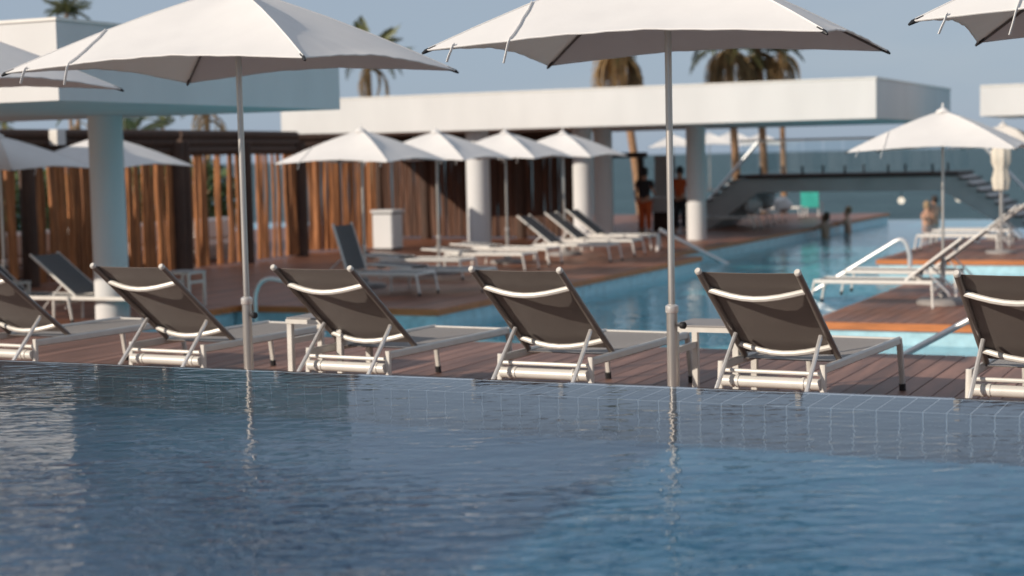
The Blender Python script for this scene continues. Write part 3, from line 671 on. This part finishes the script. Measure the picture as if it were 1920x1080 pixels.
# ---- shrubs and white daybeds behind the palisade
def leaf_ball(n, rx_, ry_, rz_, seed):
    rd = random.Random(seed); mb = MB()
    for k in range(n):
        a = rd.random()*2*PI; z = rd.uniform(-1, 1); q_ = math.sqrt(1-z*z); rr = rd.uniform(.55, 1.05)
        p = Vector((rx_*q_*math.cos(a)*rr, ry_*q_*math.sin(a)*rr, rz_*z*rr))
        d1 = Vector((rd.uniform(-1, 1), rd.uniform(-1, 1), rd.uniform(-1, 1))).normalized()*.13; d2 = d1.cross(Vector((rd.uniform(-1, 1), rd.uniform(-1, 1), rd.uniform(-1, 1)))).normalized()*.05
        mb.add([p-d1, p+d2, p+d1, p-d2], [[0, 1, 2, 3]])
    return mb.mesh('foliage', M['leaf'])
LB = [leaf_ball(1500, 1.1, 1.4, 1.15, k) for k in (1, 2)]
for k in range(8):
    b = 19.5+2.3*k; o = empty('shrub', (-25.3+random.uniform(-.3, .3), b, -.62)); tag(o, 'dark green shrub glimpsed through the timber palisade, %s from the left' % ('first second third fourth fifth sixth seventh eighth'.split()[k]), 'shrub', 'shrubs behind the palisade')
    link('foliage', LB[k % 2], o, (0, 0, 1.15), (0, 0, k)); MB().tube([(0, 0, -1.5), (.05, 0, .4), (.1, .05, 1.1)], [.09, .07, .03], 6).build('stem', M['trunk'], o, True)
for k in range(5):
    b = 22.6+2.0*k; o = empty('daybed', (-22.1, b, ZL)); tag(o, 'white cushioned daybed glimpsed through the palisade gaps, %s from the left' % ('first second third fourth fifth'.split()[k]), 'daybed', 'white daybeds behind the palisade')
    MB().box((-.7, -.75, .08), (.75, .75, .30), .02).build('base', M['table'], o); MB().box((-.68, -.73, .303), (.72, .73, .47), .05).build('mattress', M['white_cloth'], o)
    MB().box((.5, -.7, .473), (.72, .7, .95), .07).build('back_cushion', M['white_cloth'], o)

# ================================================================ PEOPLE
def person(loc, rz, label, verts, edges, clothes=(), hair=None, skin='skin', root=0, hat=None):
    o = empty('person', loc, rz); tag(o, label, 'person')
    me = bpy.data.meshes.new('body'); me.from_pydata([v[0] for v in verts], edges, []); me.materials.append(M[skin])
    b = link('body', me, o); md = b.modifiers.new('skin', 'SKIN')
    for i, v in enumerate(verts):
        sv = me.skin_vertices[0].data[i]; r = v[1]; sv.radius = (r, r) if not isinstance(r, tuple) else r; sv.use_root = (i == root)
    md.use_smooth_shade = True; sd = b.modifiers.new('sub', 'SUBSURF'); sd.levels = 2; sd.render_levels = 2
    for nm, m, vs, es in clothes:
        cm = bpy.data.meshes.new(nm); cm.from_pydata([v[0] for v in vs], es, []); cm.materials.append(M[m])
        c = link(nm, cm, o); md = c.modifiers.new('skin', 'SKIN')
        for i, v in enumerate(vs):
            sv = cm.skin_vertices[0].data[i]; r = v[1]; sv.radius = r if isinstance(r, tuple) else (r, r); sv.use_root = (i == 0)
        md.use_smooth_shade = True; s2 = c.modifiers.new('sub', 'SUBSURF'); s2.levels = 2; s2.render_levels = 2
    if hair:
        hm, c, r = hair; MB().lathe([(.02, -.12), (.075, -.10), (.105, -.03), (.105, .04), (.075, .1), (.03, .122)], 14).build('hair', M[hm], o, True, c).scale = r
    return o
def figure(h=1.72, arms=((-.25, -.02, .95), (.25, -.02, .95)), elb=((-.27, .03, 1.15), (.27, .03, 1.15)), lean=0, legs=True, nose=-1):
    k = h/1.72
    V = [((0, 0, .95), (.16, .12)), ((0, .0, 1.15), (.135, .10)), ((0, lean*.5, 1.38), (.165, .115)), ((0, lean, 1.50), .058), ((0, lean+.01*nose, 1.60), (.072, .085)), ((0, lean+.01*nose, 1.70), (.07, .08))]
    E = [(0, 1), (1, 2), (2, 3), (3, 4), (4, 5)]
    for s, ar, el in zip((-1, 1), arms, elb):
        i = len(V); sh = (s*.185, lean*.7, 1.42)
        V += [(sh, .058), (el, .042), (ar, .03)]; E += [(2, i), (i, i+1), (i+1, i+2)]
        hd = Vector(ar); dr = (Vector(ar)-Vector(el)).normalized()
        V += [(tuple(hd+dr*.06), (.038, .016))]; E += [(i+2, i+3)]
        side = dr.cross(Vector((0, 1, .3))).normalized()
        for q, (off, ln) in enumerate(((-.028, .06), (-.01, .075), (.01, .07), (.028, .055))):
            j = len(V); V += [(tuple(hd+dr*(.085)+side*off), .0085), (tuple(hd+dr*(.085+ln*.6)+side*off*1.1+Vector((0, -.01, 0))), .0075)]; E += [(i+3, j), (j, j+1)]
        j = len(V); V += [(tuple(hd+dr*.04-side*.045), .0095), (tuple(hd+dr*.075-side*.055), .008)]; E += [(i+2, j), (j, j+1)]
    if legs:
        for s in (-1, 1):
            i = len(V); V += [((s*.095, 0, .88), .092), ((s*.105, -.01, .50), .058), ((s*.11, .02, .09), .038), ((s*.115, -.13, .03), .034)]; E += [(0, i), (i, i+1), (i+1, i+2), (i+2, i+3)]
    j = len(V); V += [((0, lean+.085*nose, 1.625), .013)]; E += [(4, j)]     # nose
    for s in (-1, 1): j = len(V); V += [((s*.078, lean, 1.635), .014)]; E += [(4, j)]
    return [(tuple(c*k for c in v[0]), tuple(x*k for x in v[1]) if isinstance(v[1], tuple) else v[1]*k) for v in V], E
def torso_cloth(k=1.0, w=1.12, z0=.9, z1=1.46):
    return [((0, 0, z0), (.165*w, .125*w)), ((0, 0, 1.15), (.135*w, .10*w)), ((0, 0, 1.38), (.165*w, .115*w)), ((0, 0, z1), (.08, .07)), ((-.20, 0, 1.40), .075), ((-.255, .01, 1.25), .06), ((.20, 0, 1.40), .075), ((.255, .01, 1.25), .06)], [(0, 1), (1, 2), (2, 3), (2, 4), (4, 5), (2, 6), (6, 7)]
def shorts(w=1.15, z=.6, full=False):
    zz = .12 if full else z
    return [((0, 0, .98), (.165*w, .125*w)), ((-.10, 0, .86), .105*w), ((-.105, -.01, zz), .08 if not full else .065), ((.10, 0, .86), .105*w), ((.105, -.01, zz), .08 if not full else .065)], [(0, 1), (1, 2), (0, 3), (3, 4)]
TURN = THETA      # face along the line of sight
# couple in the lagoon
q = atz(1752, 420, ZP); zf = -1.9
V, E_ = figure(1.78, arms=((-.12, .34, 1.28), (.14, .34, 1.22)), elb=((-.30, .14, 1.2), (.30, .14, 1.18)), nose=1)
person((q.x, q.y, zf+.05), TURN+.5, 'dark haired man in blue shorts standing in the lagoon, seen from behind', V, E_, [('swim_shorts', 'blue_cloth', *shorts())], ('hair', (0, -.015, 1.70*1.78/1.72), (1, 1.1, 1.05)))
q2 = atz(1737, 421, ZP)
V, E_ = figure(1.60, arms=((-.10, -.26, 1.44), (.10, -.26, 1.44)), elb=((-.24, -.10, 1.28), (.24, -.10, 1.28)), nose=-1)
person((q2.x, q2.y+.12, zf+.02), TURN+.3, 'fair haired woman standing in the lagoon embracing the man in shorts', V, E_, [('swimsuit', 'dark_cloth', *shorts(1.08, .8))], ('blond', (0, .02, 1.60), (1.05, 1.15, 1.3)))
# bathers leaning on the deck end
q = atz(1545, 408, ZP)
V, E_ = figure(1.66, arms=((-.30, .42, 1.33), (.42, .30, 1.33)), elb=((-.36, .16, 1.31), (.40, .05, 1.31)), lean=.05, nose=1)
q = ata(1548, 400, -11.62); person((-11.62, q.y, zf-.02), R(75), 'long haired bather in the water leaning her arms on the far deck end', V, E_, [('swimsuit', 'dark_cloth', *shorts(1.08, .8))], ('hair_brown', (0, -.03, 1.60), (.9, .95, 1.1)))
q = atz(1587, 406, ZP)
V, E_ = figure(1.70, arms=((-.25, .42, 1.34), (.26, .42, 1.34)), elb=((-.30, .16, 1.32), (.30, .16, 1.32)), lean=.03, nose=1)
q = ata(1590, 400, -11.62); pp = person((-11.62, q.y, zf-.02), R(85), 'bather with light hair in the water at the right end of the deck', V, E_, [('swim_shorts', 'blue_cloth', *shorts())], ('blond', (0, -.02, 1.69), (.92, .98, .95)))
# staff in orange
for px, b, rz, nm, hair, c1_, c2_ in ((1210, 42.0, 2.6, 'person in a dark top and orange trousers standing beside the timber doorway', 'hair', 'dark_cloth', 'orange_cloth'), (1276, 43.0, -.5, 'person in an orange shirt standing just left of the grey column', 'hair', 'orange_cloth', 'dark_cloth')):
    q = atb(px, 430, b); V, E_ = figure(1.70) if px > 1250 else figure(1.64, arms=((-.16, -.30, 1.12), (.26, -.06, .92)), elb=((-.28, -.05, 1.13), (.28, .05, 1.15)))
    person((q.x, b, ZL), TURN+rz, nm, V, E_, [('shirt', c1_, *torso_cloth()), ('trousers', c2_, *shorts(1.12, .6, True))], (hair, (0, .01, 1.68), (1.02, 1.1, 1.05)))
